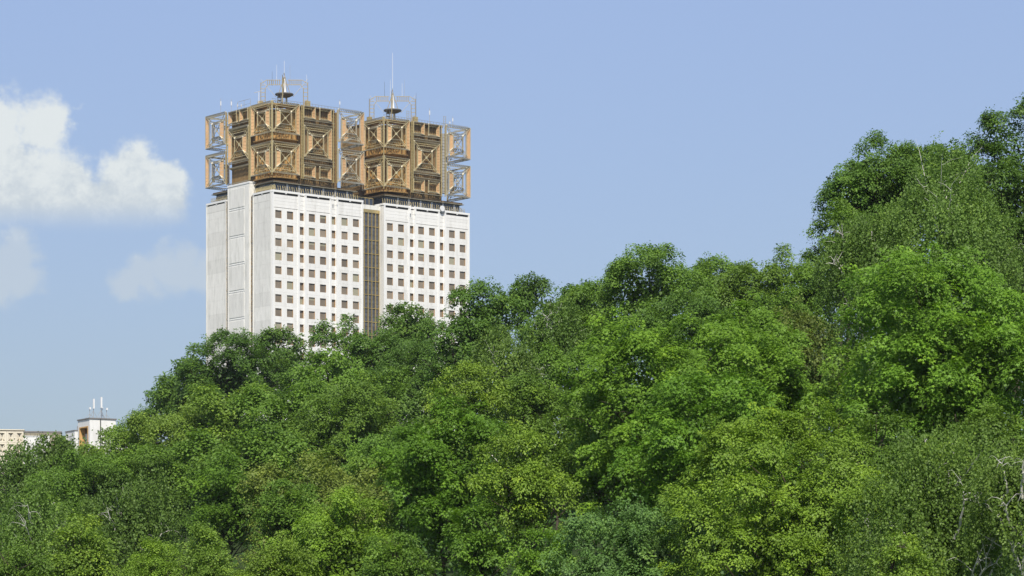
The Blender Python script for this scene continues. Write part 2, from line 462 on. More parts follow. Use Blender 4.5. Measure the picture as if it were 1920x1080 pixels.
# ------------------------------------------------------------------ the ground: one sheet through the feet of everything
bases = []
for kind, px, py, w, D, H, ck, lab, sd in TREES:
    p = at(px, py, D)
    bases.append((p.x, p.y, p.z - H * .82))
TOWER_Z = CAMZ + 35.0
LOW_Z = CAMZ + 28.0
bases += [(-62, 718, TOWER_Z), (-20, 745, TOWER_Z), (0, 770, TOWER_Z), (-90, 745, TOWER_Z), (-100, 600, LOW_Z), (-60, 800, TOWER_Z), (-40, 660, TOWER_Z), (-80, 680, TOWER_Z),
          (-120, 620, LOW_Z), (-95, 560, LOW_Z - 1), (-84, 560, LOW_Z - 1), (60, 420, CAMZ + 27), (30, 400, CAMZ + 27), (90, 330, CAMZ + 26), (-20, 420, CAMZ + 27), (60, 700, TOWER_Z)]
B = np.array(bases)
rv = np.array([[x, 60 + 3 * math.sin(x * .03), 0.6] for x in range(-120, 130, 12)] + [[x, 40, -1.0] for x in range(-120, 130, 12)])
BB = np.vstack([B, rv])
def ground_z(x, y):
    d2 = (BB[:, 0] - x) ** 2 + (BB[:, 1] - y) ** 2
    w = 1.0 / (d2 + 60.0) ** 2.2
    return float((w * BB[:, 2]).sum() / w.sum())
gx = np.concatenate([[-9000, -4000, -1500, -700, -400, -260], np.linspace(-190, 190, 96), [260, 400, 700, 1500, 4000, 9000]])
gy = np.concatenate([[-6000, -2000, -600, -150, 0], np.linspace(30, 400, 94), np.linspace(412, 900, 40), [1100, 1600, 3000, 7000, 14000]])
gv = []; gf = []
for j, y in enumerate(gy):
    for i, x in enumerate(gx):
        z = ground_z(x, y)
        if y < 60: z = min(z, -1.0 if y < 30 else z)
        gv.append((x, y, z))
nx = len(gx)
for j in range(len(gy) - 1):
    for i in range(nx - 1):
        gf.append((j * nx + i, j * nx + i + 1, (j + 1) * nx + i + 1, (j + 1) * nx + i))
gme = bpy.data.meshes.new('ground'); gme.from_pydata(gv, [], gf); gme.materials.append(M['ground'])
for p_ in gme.polygons: p_.use_smooth = True
tag(place(gme, 'ground'), 'wooded hillside rising from the river to the tower', None, None, 'structure')

# ------------------------------------------------------------------ the tower: white block with a golden crown
A = math.radians(51)
root = empty('office_tower', (-61.54, 718.0, TOWER_Z), math.radians(90) - A)
tag(root, 'white twin tower block with golden metal crown rising above the trees', 'tower')
ZT = 80.56            # top of the white walls
ROW0, WH, PITCH = 75.4, 2.05, 3.6
PT = ROW0 + .65       # top of the first storey panel
T2U = 35.55
rnd = random.Random(5)

panel_cache = {}
def panel_mesh(w, holes, m, t=.33, h=PITCH - .014):
    key = (round(w, 2), tuple(holes), m, h, t)
    if key not in panel_cache:
        b = MB()
        if holes:
            z0 = PITCH - .65 - WH; z1 = PITCH - .65
            b.box(0, w, 0, t, 0, z0); b.box(0, w, 0, t, z1, h)
            x = 0
            for a, c in holes:
                b.box(x, a, 0, t, z0, z1); x = c
            b.box(x, w, 0, t, z0, z1)
        else:
            b.box(0, w, 0, t, 0, h)
        panel_cache[key] = b.mesh('wall_panel', M[m])
    return panel_cache[key]

def liner(w, h, d, t=.05):
    b = MB()
    b.box(0, t, .02, d, 0, h); b.box(w - t, w, .02, d, 0, h)
    b.box(t, w - t, .02, d, 0, t); b.box(t, w - t, .02, d, h - t, h)
    return b
win_cache = {}
def window(u, v, z, w, d):
    key = (round(w, 2), d)
    if key not in win_cache:
        fr = liner(w, WH, d).mesh('window', M['jamb'])
        fr.materials.append(M['sill'])
        for i_ in range(12, 24): fr.polygons[i_].material_index = 1
        pn = MB().box(.051, w - .051, d - .06, d - .02, .051, WH - .051).mesh('pane', M['glass'])
        pb = MB().box(.051, w - .051, d - .06, d - .02, .051, WH - .051).mesh('pane', M['blind'])
        tb = MB().box(.051, w - .051, d - .075, d - .061, WH * .62, WH - .051).mesh('blind', M['blind'])
        win_cache[key] = (fr, pn, pb, tb)
    fr, pn, pb, tb = win_cache[key]
    o = place(fr, 'window', root, (u, v, z))
    r = rnd.random()
    place(pb if r < .12 else pn, 'pane', o)
    if .12 <= r < .26: place(tb, 'blind', o)

def white_block(u0, rows, wins, bays, recs):
    # storeys of the long face
    for (b0, b1), ws in zip(bays, wins):
        x0, x1 = b0 + .5, b1 - .5
        for k in range(rows):
            zb = PT - PITCH * (k + 1)
            place(panel_mesh(x1 - x0, [(round(a - x0, 2), round(c - x0, 2)) for a, c in ws], 'white'), 'wall_panel', root, (u0 + x0, 0, zb + .015))
            for a, c in ws: window(u0 + a, 0, zb + PITCH - .65 - WH + .015, c - a, .30)
        zb = PT - PITCH * rows
        place(MB().box(0, x1 - x0, 0, .33, 0, zb - .02).mesh('lower_wall', M['white']), 'lower_wall', root, (u0 + x0, 0, 0))
        for q in range(4):      # blind boards over the top windows
            place(panel_mesh(x1 - x0, [], 'white', t=.33 - .0, h=.80), 'board', root, (u0 + x0, -.03 if q else -.06, PT + .10 + q * .83))
        for p0 in (b0, b1 - .5):
            MB().box(0, .498, -.14, .36, 0, ZT - .72).build('pier', M['trim'], root, (u0 + p0, 0, 0))
        MB().box(0, b1 - b0, -.2, .5, ZT - .55, ZT).build('coping', M['trim'], root, (u0 + b0, 0, 0))
        for sx in (.08, (b1 - b0) / 2 - .2, b1 - b0 - .5):
            MB().box(sx, sx + .42, -.17, .4, ZT - .80, ZT - .552).build('coping_block', M['trim'], root, (u0 + b0, 0, 0))
        MB().box(.1, b1 - b0 - .1, .12, .35, ZT - 1.1, ZT - .56).build('slit', M['slit'], root, (u0 + b0, 0, 0))
    for r0, r1 in recs:
        w = r1 - r0
        for k in range(rows):
            zb = PT - PITCH * (k + 1)
            place(panel_mesh(w, [(.12, round(w - .14, 2))], 'white', t=.5), 'wall_panel', root, (u0 + r0, .28, zb + .015))
            window(u0 + r0 + .12, .28, zb + PITCH - .65 - WH + .015, w - .26, .46)
        zb = PT - PITCH * rows
        MB().box(0, w, 0, .5, 0, zb - .02).build('lower_wall', M['white'], root, (u0 + r0, .28, 0))
        for q in range(3):
            place(panel_mesh(w, [], 'white', t=.4, h=1.15), 'board', root, (u0 + r0, .25, PT + .05 + q * 1.2))
        MB().box(0, w, .2, .9, ZT - .62, ZT - .04).build('coping', M['trim'], root, (u0 + r0, 0, 0))
    MB().box(u0 + .36, u0 + 28.75, 1.06, 30.6, 0, ZT - .3).build('core', M['shadow_gap'], root)
    MB().box(u0 + 28.44, u0 + 28.8, .37, 30.6, 0, ZT - .02).build('side_wall', M['stone'], root)

BAYS = [(0, 8.55), (10.2, 18.6), (20.25, 28.8)]
RECS = [(8.55, 10.2), (18.6, 20.25)]
WINS = [[(1.0, 2.95), (4.63, 6.58)], [(11.47, 13.42), (15.0, 16.95)], [(21.85, 23.8), (25.5, 27.45)]]
WINS2 = [[(1.05, 3.0), (4.72, 6.65)], [(11.42, 13.37), (15.05, 17.0)], [(21.82, 23.77), (25.46, 27.41)]]
white_block(0, 12, WINS, BAYS, RECS)
white_block(T2U, 10, WINS2, BAYS, RECS)

# the short face on the left: three slabs and two golden slots
def slab(v0, v1, zt, proud, rows):
    w = v1 - v0
    # panels run from v1 (left) to v0 (right); local x of a piece turned by -90 degrees points to -v
    for k in range(rows):
        zb = PT - PITCH * (k + 1)
        place(panel_mesh(w - .7, [], 'stone', t=.36 + proud), 'wall_panel', root, (-proud, v1 - .35, zb), -math.pi / 2)
    z = PT - PITCH * rows
    MB().box(-proud, .36, v0 + .35, v1 - .35, 0, z - .02).build('lower_wall', M['stone'], root)
    n = 2
    hh = (zt - .8 - PT) / n
    for q in range(n):
        place(panel_mesh(w - .7, [], 'stone', t=.36 + proud, h=hh - .04), 'wall_panel', root, (-proud, v1 - .35, PT + q * hh), -math.pi / 2)
    for e0 in (v0, v1 - .35):
        MB().box(-proud - .09, .36, e0 + .001, e0 + .349, 0, zt - .7).build('pier', M['stone'], root)
    MB().box(-proud - .14, .5, v0, v1, zt - .5, zt).build('coping', M['trim'], root)
    MB().box(-proud + .14, .34, v0 + .1, v1 - .1, zt - .85, zt - .51).build('slit', M['slit'], root)
    for f in (.02, .47, .93):
        MB().box(-proud - .1, .4, v0 + w * f, v0 + w * f + .4, zt - .78, zt - .502).build('coping_block', M['trim'], root)
slab(.37, 8.83, ZT - .01, 0.0, 13)
slab(21.39, 30.95, ZT - .01, 0.0, 13)
cz = 83.9
MB().box(-.35, 1.6, 9.83, 20.12, 0, cz - .5).build('centre_slab', M['stone'], root)
MB().box(-.45, 1.7, 9.78, 20.17, cz - .498, cz).build('coping', M['trim'], root)
MB().box(-.40, -.351, 10.0, 11.9, 0, cz - .9).build('pier', M['stone'], root)
MB().box(-.40, -.351, 19.6, 20.11, 0, cz - .9).build('pier', M['stone'], root)
pz_ = cz - 1.3
while pz_ > 20:
    h_ = 4.9 if pz_ > cz - 2 else 6.2
    pb_ = MB(); pb_.box(-.43, -.351, 12.3, 19.3, pz_ - h_, pz_)
    pb_.build('wall_panel', M['stone'], root)
    MB().box(-.41, -.351, 12.1, 19.5, pz_ - h_ - .55, pz_ - h_ - .40).build('ledge', M['trim'], root)
    pz_ -= h_ + .95
def slot(v0, v1, zt):
    b = MB(); g = MB(); z = 20.0
    b.box(.16, .34, v0, v1, 0, zt)
    while z < zt - .6:
        if rnd.random() < .8: g.box(.04, .159, v0 + .08 + rnd.random() * .2, v1 - .08 - rnd.random() * .25, z, z + .28 + rnd.random() * .15)
        z += .5
    o = b.build('slot', M['slotdark'], root)
    g.build('ornament', M['slot'], o)
slot(8.84, 9.82, ZT - .6); slot(20.13, 21.38, ZT - .6)

# the glazed gap between the two halves
GV = 2.0
MB().box(28.81, 35.9, GV + .25, GV + .6, 0, 78.6).build('gap_wall', M['shadow_gap'], root)
MB().box(28.81, 35.9, GV - .25, GV + 1.2, 78.75, 79.9).build('beam', M['stone'], root)
MB().box(28.81, 35.54, GV - .22, GV + .2, 77.9, 78.74).build('gold_beam', M['gold'], root)
posts = [29.3, 30.6, 31.85, 33.05, 34.25, 35.4]
for u_ in posts:
    MB().box(u_ - .085, u_ + .085, GV - .2, GV + .24, 30, 77.88).build('post', M['gold'], root)
for k in range(13):
    z1 = 77.8 - k * PITCH
    fr = MB()
    fr.box(28.82, 35.5, GV - .14, GV + .1, z1 - PITCH, z1 - PITCH + .14)
    gp = fr.build('glazing_band', M['gold'], root)
    for i in range(5):
        for j in range(3):
            zz = z1 - PITCH + .24 + j * 1.13
            MB().box(posts[i] + .16, posts[i + 1] - .16, GV + .05, GV + .09, zz, zz + 1.04).build('pane', M['glaze'], gp)
MB().box(T2U + .0, T2U + .36, .37, 30.6, 0, ZT - .6).build('return_wall', M['white'], root)
MB().box(T2U - .12, T2U + .3, .0, GV + 2.0, ZT - .5, ZT - .01).build('coping', M['trim'], root)
MB().box(29.0, 35.6, 5.0, 5.15, 79.9, 82.2).build('gap_screen', M['neck'], root)
for i in range(6):
    MB().box(29.1 + i * 1.3, 29.2 + i * 1.3, 4.9, 4.99, 79.9, 82.3).build('screen_post', M['gold'], root)
MB().box(29.0, 35.6, 4.88, 5.0, 82.2, 82.4).build('screen_rail', M['gold'], root)

# ------------------------------------------------------------------ the crown
module_cache = {}
def tiles(front, back, n, t):
    """tiles between two edges, each edge (a, b)"""
    b = MB()
    fa, fb = Vector(front[0]), Vector(front[1]); ba, bb = Vector(back[0]), Vector(back[1])
    for i in range(n):
        s0 = (i + .04) / n; s1 = (i + .96) / n
        b.plate(fa.lerp(fb, s0), fa.lerp(fb, s1), ba.lerp(bb, s1), ba.lerp(bb, s0), t)
    return b
def louver(front, back, n, w=.09):
    b = MB()
    fa, fb = Vector(front[0]), Vector(front[1]); ba, bb = Vector(back[0]), Vector(back[1])
    b.bar(fa, fb, .12, .12); b.bar(ba, bb, .16, .14)
    mid_f = fa.lerp(fb, .5); 
    for i in range(n):
        s = (i + .5) / n
        b.bar(fa.lerp(fb, s), ba.lerp(bb, s), w, .26)
    return b
def module_parts(w, h, inner=True, pale=False):
    key = (w, h, inner, pale)
    mt, ms_, mf = ('tile', 'silver_slat', 'silver') if pale else ('tile', 'slat', 'pale_gold')
    if key in module_cache: return module_cache[key]
    W, H = w / 2, h / 2
    d, fl = (.72, .46) if inner else (.78, .46)
    W1, H1 = W - fl, H - fl
    P = {}
    def ring(W, H, y): return [(-W, y, -H), (W, y, -H), (W, y, H), (-W, y, H)]
    fo = ring(W, H, 0); bo = ring(W1, H1, d)
    n = max(4, round(h / .85)); m = max(5, round(w / .62))
    P['side_panel'] = [tiles((fo[0], fo[3]), (bo[0], bo[3]), n, .07).mesh('side_panel', M[mt]), tiles((fo[1], fo[2]), (bo[1], bo[2]), n, .07).mesh('side_panel', M[mt])]
    P['louver'] = [louver((fo[3], fo[2]), (bo[3], bo[2]), m).mesh('louver', M[ms_]), louver((fo[0], fo[1]), (bo[0], bo[1]), m).mesh('louver', M[ms_])]
    fr = MB()
    for i in range(4):
        fr.bar(bo[i], bo[(i + 1) % 4], .17)
    for a, b in ((0, 3), (1, 2)): fr.bar(fo[a], fo[b], .14)
    if inner:
        bi = ring(W * .57, H * .57, d + .15); fi = ring(W * .40, H * .40, .15)
        hub = Vector((0, .4, 0)); mr_ = ring(W * .74, H * .74, .25)
        for i in range(4):
            fr.bar(fo[i], hub, .115, .115)
            fr.bar(mr_[i], mr_[(i + 1) % 4], .11)
            fr.bar(fi[i], fi[(i + 1) % 4], .15)
            fr.bar(bi[i], bi[(i + 1) % 4], .14)
            fr.bar(bi[i], bo[i], .12)
        fr.box(-.3, .3, .25, .6, -.3, .3)
        n2 = max(3, n // 2)
        P['inner_panel'] = [tiles((bi[0], bi[3]), (fi[0], fi[3]), n2, .06).mesh('inner_panel', M[mt]), tiles((bi[1], bi[2]), (fi[1], fi[2]), n2, .06).mesh('inner_panel', M[mt])]
        P['inner_louver'] = [louver((bi[3], bi[2]), (fi[3], fi[2]), m // 2).mesh('inner_louver', M[ms_]), louver((bi[0], bi[1]), (fi[0], fi[1]), m // 2).mesh('inner_louver', M[ms_])]
    cb_ = MB()
    for i in range(4):
        cb_.bar(fo[i], bo[i], .26, .18)
        if inner: cb_.bar(bi[i], fi[i], .28, .18)
    P['corner_bars'] = [cb_.mesh('corner_bars', M['cream_bar'])]
    P['frame'] = fr.mesh('crown_module', M[mf])
    module_cache[key] = P
    return P
def module(loc, rz, w, h, inner=True, skip=None, pale=False):
    P = module_parts(w, h, inner, pale)
    o = place(P['frame'], 'crown_module', root, loc, rz)
    for k in ('side_panel', 'louver', 'inner_panel', 'inner_louver', 'corner_bars'):
        for i, me in enumerate(P.get(k, [])):
            if k == 'side_panel' and skip == i: continue
            pc = place(me, k, o)
            if k == 'corner_bars': pc['kind'] = 'stuff'
    return o

Q = math.pi / 2
ZU, ZL = 99.4, 89.05
def crown(u0, left='full', end_back=True):
    for zc in (ZU, ZL):
        module((u0 + 4.35, -.02, zc), 0, 8.4, 8.0, skip=0)                # near corner, long face
        module((u0 + 25.0, -.02, zc), 0, 8.2, 8.6, pale=True)                       # open cage at the end
        module((u0 + 29.0, 5.0, zc), Q, 9.4, 8.6, pale=True)
        module((u0 - .02, 5.0, zc), -Q, 9.4, 8.0, skip=1)                # near corner, short face
        if left == 'full':
            module((u0 - .02, 26.5, zc), -Q, 9.6, 8.6, pale=True)
            module((u0 + 4.4, 31.4, zc), 2 * Q, 8.4, 8.6, pale=True)
    module((u0 + 14.6, .25, 94.2), 0, 8.6, 8.2)
    for zc in (101.7, 86.45):
        for uc in (11.85, 16.9):
            module((u0 + uc, .2, zc), 0, 3.6, 3.1, inner=False)
    if left == 'full':
        module((u0 + .25, 16.1, 94.3), -Q, 9.4, 8.6)
        for vc in (18.75, 13.5):
            module((u0 + .2, vc, 101.7), -Q, 3.8, 3.0, inner=False)
    # core: a cross, open at the corners
    zb, zt = 83.4, 103.0
    def ribbed(name, x0, x1, y0, y1, z0, z1, front, side):
        b = MB(); b.box(x0, x1, y0, y1, z0, z1)
        o = b.build(name, M['brown'], root)
        r = MB()
        if front:
            x = x0 + .2
            while x < x1: r.box(x, x + .14, y0 - .14, y0 - .001, z0 + .3, z1 - .2); x += .62
        if side:
            y = y0 + .2
            while y < y1: r.box(x0 - .14, x0 - .001, y, y + .14, z0 + .3, z1 - .2); y += .62
        r.build('ribs', M['rib'], o)
    ribbed('crown_wall', u0 + 9.0, u0 + (21.6 if left == 'full' else 20.2), 1.55, 29.4, zb, zt, True, False)
    ribbed('crown_wall', u0 + 1.55, u0 + 27.2, 10.3, 21.0, zb + .05, zt - .05, False, True)
    # chamfer wall behind the near corner and its ledges
    MB().plate((u0 + 8.99, 1.9, zb + .3), (u0 + 1.9, 10.29, zb + .3), (u0 + 1.9, 10.29, zt - .3), (u0 + 8.99, 1.9, zt - .3), .3).build('corner_wall', M['amber'], root)
    cw = MB()
    for i in range(1, 14):
        t = i / 14
        x, y = u0 + 8.99 + (1.9 - 8.99) * t - .22, 1.9 + (10.29 - 1.9) * t - .22
        cw.bar((x, y, zb + .4), (x, y, zt - .4), .16)
    for zz in (86.3, 91.5, 96.9, 101.6): cw.bar((u0 + 8.6, 1.6, zz), (u0 + 1.6, 9.9, zz), .3)
    cw.build('corner_ribs', M['gold'], root)
    for zz, th in ((84.05, .3), (94.05, .3), (102.9, .3)):
        b = MB(); pts = [(8.8, .9), (8.98, 2.2), (2.2, 10.28), (.9, 10.1), (.9, 3.2), (3.2, .9)]
        n = len(b.v)
        for z in (zz, zz + th):
            b.v += [(u0 + x, y, z) for x, y in pts]
        k = len(pts)
        b.f.append(tuple(range(k - 1, -1, -1))); b.f.append(tuple(range(k, 2 * k)))
        b.f = [tuple(reversed(b.f[0])), tuple(reversed(b.f[1]))]
        b.f = [tuple(range(k)), tuple(reversed(range(k, 2 * k)))]
        for i in range(k):
            j = (i + 1) % k
            b.f.append((i, i + k, j + k, j))
        b.build('corner_ledge', M['amber'], root)
    # dark louvred ledges between the rows of the middle bay
    def ledge(z, dz, v=False):
        b = MB()
        if not v:
            b.bar((u0 + 9.2, .35, z), (u0 + 20.0, .35, z), .14)
            n = 22
            for i in range(n):
                x = u0 + 9.3 + 10.6 * (i + .5) / n
                b.bar((x, .35, z), (x, 1.5, z + dz), .09, .2)
        else:
            b.bar((u0 + .35, 10.4, z), (u0 + .35, 20.9, z), .14)
            n = 22
            for i in range(n):
                y = 10.5 + 10.3 * (i + .5) / n
                b.bar((u0 + .35, y, z), (u0 + 1.5, y, z + dz), .09, .2)
        b.build('ledge', M['slat'], root)
    for z, dz in ((99.75, .55), (98.9, -.5), (89.6, .5), (88.6, -.4), (84.4, .4), (103.35, -.3)):
        ledge(z, dz)
        if left == 'full': ledge(z, dz, True)
    # poles that run the whole height
    ps = [(0.02, 0.02), (9.35, .1), (9.95, .3), (19.5, .3), (20.55, .1), (29.0, .05)]
    if left == 'full': ps += [(.1, 10.2), (.3, 11.0), (.1, 21.3), (.02, 31.4)]
    for x, y in ps:
        if x > 28 or y > 30: continue
        b = MB(); b.cyl((u0 + x, y, 84.3), (u0 + x, y, 103.4), .15, n=6)
        z = 85.0
        while z < 103:
            b.box(u0 + x - .28, u0 + x + .28, y - .05, y + .05, z, z + .09); z += .8
        b.build('pole', M['gold'], root)
    # soffit, neck, roof
    MB().box(u0 + 1.3, u0 + 27.5, 1.4, 29.8, 83.0, 83.38).build('soffit', M['brown'], root)
    MB().box(u0 + 1.0, u0 + 27.8, 1.1, 30.0, 82.82, 82.98).build('fascia', M['slat'], root)
    MB().box(u0 + 1.9, u0 + 26.9, 2.0, 29.0, ZT - .29, 82.74).build('neck', M['neck'], root)
    MB().box(u0 + 1.2, u0 + 27.6, 9.9, 21.4, 103.02, 103.3).build('roof', M['brown'], root)
    MB().box(u0 + 8.7, u0 + 20.5, 1.0, 9.89, 103.02, 103.3).build('roof', M['brown'], root)
    MB().box(u0 + 8.7, u0 + 20.5, 21.41, 29.8, 103.02, 103.3).build('roof', M['brown'], root)
    nk = MB()
    for x in (5.6, 9.3, 13.2, 17.0, 20.8, 24.6): nk.box(u0 + x, u0 + x + .5, 1.6, 1.99, ZT - .2, 82.74)
    nk.build('neck_columns', M['grey'], root)
    st = MB()
    i = 0
    x = .6
    while x < 28.2:
        j = rnd.uniform(-.1, .1)
        st.bar((u0 + x + .2, 1.3, ZT - .1), (u0 + x - .45 + j, .75, ZT + 1.3 + j), .14)
        if i % 3 == 0: st.bar((u0 + x + .6, 1.2, ZT - .1), (u0 + x + .5, .9, ZT + .9), .12)
        x += .72; i += 1
    st.bar((u0 + .5, 1.3, ZT + .05), (u0 + 28.3, 1.3, ZT + .05), .1)
    st.build('struts', M['pale_gold'], root)
    if left == 'full':
        st = MB(); y = .6
        while y < 30.4:
            if not 9.6 < y < 20.4:
                st.bar((u0 + 1.3, y, ZT - .1), (u0 + .6, y - .4, ZT + 1.3), .11)
                if y < 9: st.bar((u0 + 1.5, y + .3, ZT - .1), (u0 + 1.4, y + .3, ZT + 1.6), .12)
            y += .6
            if y > 9.6 and y - .6 <= 9.6:
                st.bar((u0 + .9, .6, ZT + .6), (u0 + .9, 9.4, ZT + .6), .09)
                tag(st.build('struts', M['pale_gold'], root), kind='stuff'); st = MB()
        st.bar((u0 + .9, 21.0, ZT + .6), (u0 + .9, 30.4, ZT + .6), .09)
        tag(st.build('struts', M['pale_gold'], root), kind='stuff')
    # sloping grid roofs at the outer ends of the white walls
    sg = MB()
    if left == 'full':
        for i in range(9):
            y = 22 + i * 1.0
            sg.bar((u0 + .8, y, ZT), (u0 + 3.2, y - .3, ZT + 1.9), .09)
        for t in (0, .5, 1): sg.bar((u0 + .8 + 2.4 * t, 22, ZT + 1.9 * t), (u0 + .8 + 2.4 * t, 30, ZT + 1.9 * t), .09)
        sg.build('grid_roof', M['grey'], root)
    else:
        for i in range(7):
            x = 22.5 + i * .95
            sg.bar((u0 + x, .8, ZT), (u0 + x - .3, 3.2, ZT + 1.9), .09)
        for t in (0, .5, 1): sg.bar((u0 + 22.3, .8 + 2.4 * t, ZT + 1.9 * t), (u0 + 28.2, .8 + 2.4 * t, ZT + 1.9 * t), .09)
        sg.build('grid_roof', M['grey'], root)
    # handrail round the roof
    hr = MB()
    for i in range(30):
        x = u0 + .3 + i * .97
        hr.bar((x, .35, 103.4), (x, .35, 104.0), .05)
    hr.bar((u0 + .2, .35, 104.0), (u0 + 28.6, .35, 104.0), .06)
    hr.build('handrail', M['slat'], root)

crown(0)
crown(T2U, left='corner')
# grey ribbed shaft beside the open cage of the far half
sh = MB(); sh.cyl((T2U + 21.5, 1.9, 85.5), (T2U + 21.5, 1.9, 101.5), .85, n=14)
z = 86.0
while z < 101:
    sh.cyl((T2U + 21.5, 1.9, z), (T2U + 21.5, 1.9, z + .18), .92, n=14); z += .8
sh.build('shaft', M['grey'], root)

# portals on the roof: two crossed ladder frames, a disc platform and a mast
XD = Vector((math.sin(A), -math.cos(A), 0)); YD = Vector((math.cos(A), math.sin(A), 0))
def portal(uc, vc, zs, mast):
    o = empty('roof_portal', (uc, vc, 103.3), 0, root)
    R = 6.2; HT = 9.5
    for dv in (XD, -XD, YD, -YD):
        b = MB()
        out, inn = dv * R, dv * (R - 1.15)
        b.bar(out, out + Vector((0, 0, HT - .6)), .13); b.bar(inn, inn + Vector((0, 0, HT - 2.2)), .13)
        for k in range(8): b.bar(out + Vector((0, 0, 1.2 + k)), inn + Vector((0, 0, 1.2 + k)), .12)
        b.build('portal_leg', M['gold'], o)
        t = MB()
        c = dv * .9
        t.bar(dv * (R - 1.5) + Vector((0, 0, HT)), c + Vector((0, 0, HT)), .13); t.bar(dv * (R - 1.9) + Vector((0, 0, HT - 1.25)), c + Vector((0, 0, HT - 1.25)), .13)
        for k in range(7):
            q = dv * (R - 1.8 - k * .52)
            t.bar(q + Vector((0, 0, HT)), q + Vector((0, 0, HT - 1.25)), .11)
        t.bar(dv * (R - 1.5) + Vector((0, 0, HT)), out + Vector((0, 0, HT - 1.0)), .13)
        t.bar(dv * (R - 1.9) + Vector((0, 0, HT - 1.25)), inn + Vector((0, 0, HT - 2.2)), .13)
        t.build('portal_beam', M['gold'], o)
        MB().bar(out + Vector((0, 0, HT + .2)), dv * 2.3 + Vector((0, 0, HT - 4.4)), .13).build('stay', M['grey'], o)
        if abs(dv.dot(XD)) > .5: MB().box(out.x - .7, out.x + .5, out.y - .5, out.y + .5, 2.3, 3.9).build('foot_box', M['gold'], o)
    d = MB(); d.cyl((0, 0, 5.1), (0, 0, 5.55), 1.6, 2.45, n=20); d.cyl((0, 0, 5.55), (0, 0, 5.8), 2.45, 2.45, n=20)
    d.build('disc_platform', M['dark'], o)
    rl = MB(); rl.cyl((0, 0, 5.81), (0, 0, 5.92), 2.35, n=20)
    rl.build('disc_top', M['grey'], o)
    c = MB(); c.cyl((0, 0, 5.9), (0, 0, 9.8), .6, .22, n=10)
    c.build('mast_base', M['whitemetal'], o)
    for s in (-1, 1):
        q = MB()
        for e in (XD, YD):
            q.bar(e * (s * 1.5) + Vector((0, 0, 5.9)), e * (-s * .15) + Vector((0, 0, 10.9 + .4 * s)), .11)
            q.bar(e * (s * 1.0) + Vector((0, 0, 7.8)), e * (s * .1) + Vector((0, 0, 9.0)), .1)
        q.build('mast_strut', M['gold'], o)
    cl = MB()
    for px_, py_ in ((1.3, .8), (-1.3, -.7)): cl.cyl((px_, py_, -.3), (px_, py_, 5.1), .2, n=8)
    cl.build('disc_column', M['grey'], o)
    stair = MB()
    for k in range(7): stair.box(-2.9 + .1 * (k % 2), -1.9, -1.6, -.8, -.2 + k * .75, -.05 + k * .75)
    stair.bar((-2.9, -1.2, -.3), (-2.9, -1.2, 5.6), .1); stair.bar((-1.9, -1.2, -.3), (-1.9, -1.2, 5.6), .1)
    stair.build('stair', M['dark'], o)
    MB().cyl((0, 0, 9.8), (0, 0, mast * .55), .09, .06, n=5).build('mast', M['grey'], o)
    MB().cyl((0, 0, mast * .55), (0, 0, mast), .06, .04, n=5).build('mast_tip', M['whitemetal'], o)
    for x, z0, z1, m in zs:
        e = XD * x
        MB().cyl(e + Vector((0, 0, z0)), e + Vector((0, 0, z1)), .045, .03, n=5).build('whip_antenna', M[m], o)
portal(14.4, 15.5, [(-2.0, 9.5, 13.6, 'whitemetal'), (-3.2, 8.0, 11.8, 'dark'), (1.5, 9.0, 13.5, 'grey'), (-5.2, 0, 3.2, 'whitemetal'), (5.9, 9, 11.0, 'whitemetal')], 14.6)
portal(T2U + 14.4, 15.5, [(-2.2, 9.5, 13.5, 'dark'), (-.6, 9.5, 14.0, 'whitemetal'), (2.6, 9.5, 13.2, 'whitemetal'), (6.4, 0, 10.5, 'dark'), (-6.4, 0, 9.0, 'dark'), (3.2, 9.5, 14.0, 'grey')], 21.4)
# small roof clutter along the edges
cl = [(2.0, 22.0, 4.0), (1.0, 25.5, 4.6), (2.0, 19.0, 2.6), (1.5, 16.5, 2.0), (22.0, 1.0, 3.2), (T2U + 16.0, 1.0, 4.5), (T2U + 24.0, 1.2, 3.2), (T2U + 23.0, 1.2, 2.0)]
for x, y, h in cl:
    a = MB(); a.cyl((x, y, 103.2), (x, y, 103.2 + h), .07, n=6)
    ao = a.build('antenna', M['grey'], root)
    MB().box(x - .12, x + .12, y - .1, y + .1, 103.2 + h * .6, 103.2 + h * .85).build('antenna_panel', M['whitemetal'], ao)
fr = MB()
for y in (12.0, 15.0, 18.0): fr.bar((1.4, y, 103.3), (1.4, y, 105.8), .07)
fr.bar((1.4, 12, 105.8), (1.4, 18, 105.8), .07); fr.bar((1.4, 12, 104.6), (1.4, 18, 104.6), .06)
fr.build('roof_rack', M['grey'], root)
hr = MB(); hr.cyl((3.0, 10.5, 103.3), (3.0, 10.5, 107.6), .07, n=6); hr.bar((3, 9, 107.6), (3.0, 12.6, 107.6), .12)
hr.build('boom_antenna', M['whitemetal'], root)
for x in (T2U + 8.6, T2U + 21.0):
    g = MB()
    for dx in (0, .7): g.bar((x + dx, 1.3, 103.2), (x + dx, 1.3, 106.2), .07)
    for k in range(4): g.bar((x, 1.3, 104 + k * .7), (x + .7, 1.3, 104 + k * .7), .06)
    g.build('ladder_frame', M['gold'], root)
dd = MB(); dd.cyl((T2U + 19.2, -.35, ZT + .35), (T2U + 19.2, -.55, ZT + .35), .75, .75, n=18)
dd.build('dish', M['whitemetal'], root)
for x in (18.9, 20.2, T2U + 8.6, T2U + 10.1):
    MB().cyl((x, -.3, ZT - 2.0), (x, -.3, ZT + .2), .12, n=6).build('downpipe', M['trim'], root)

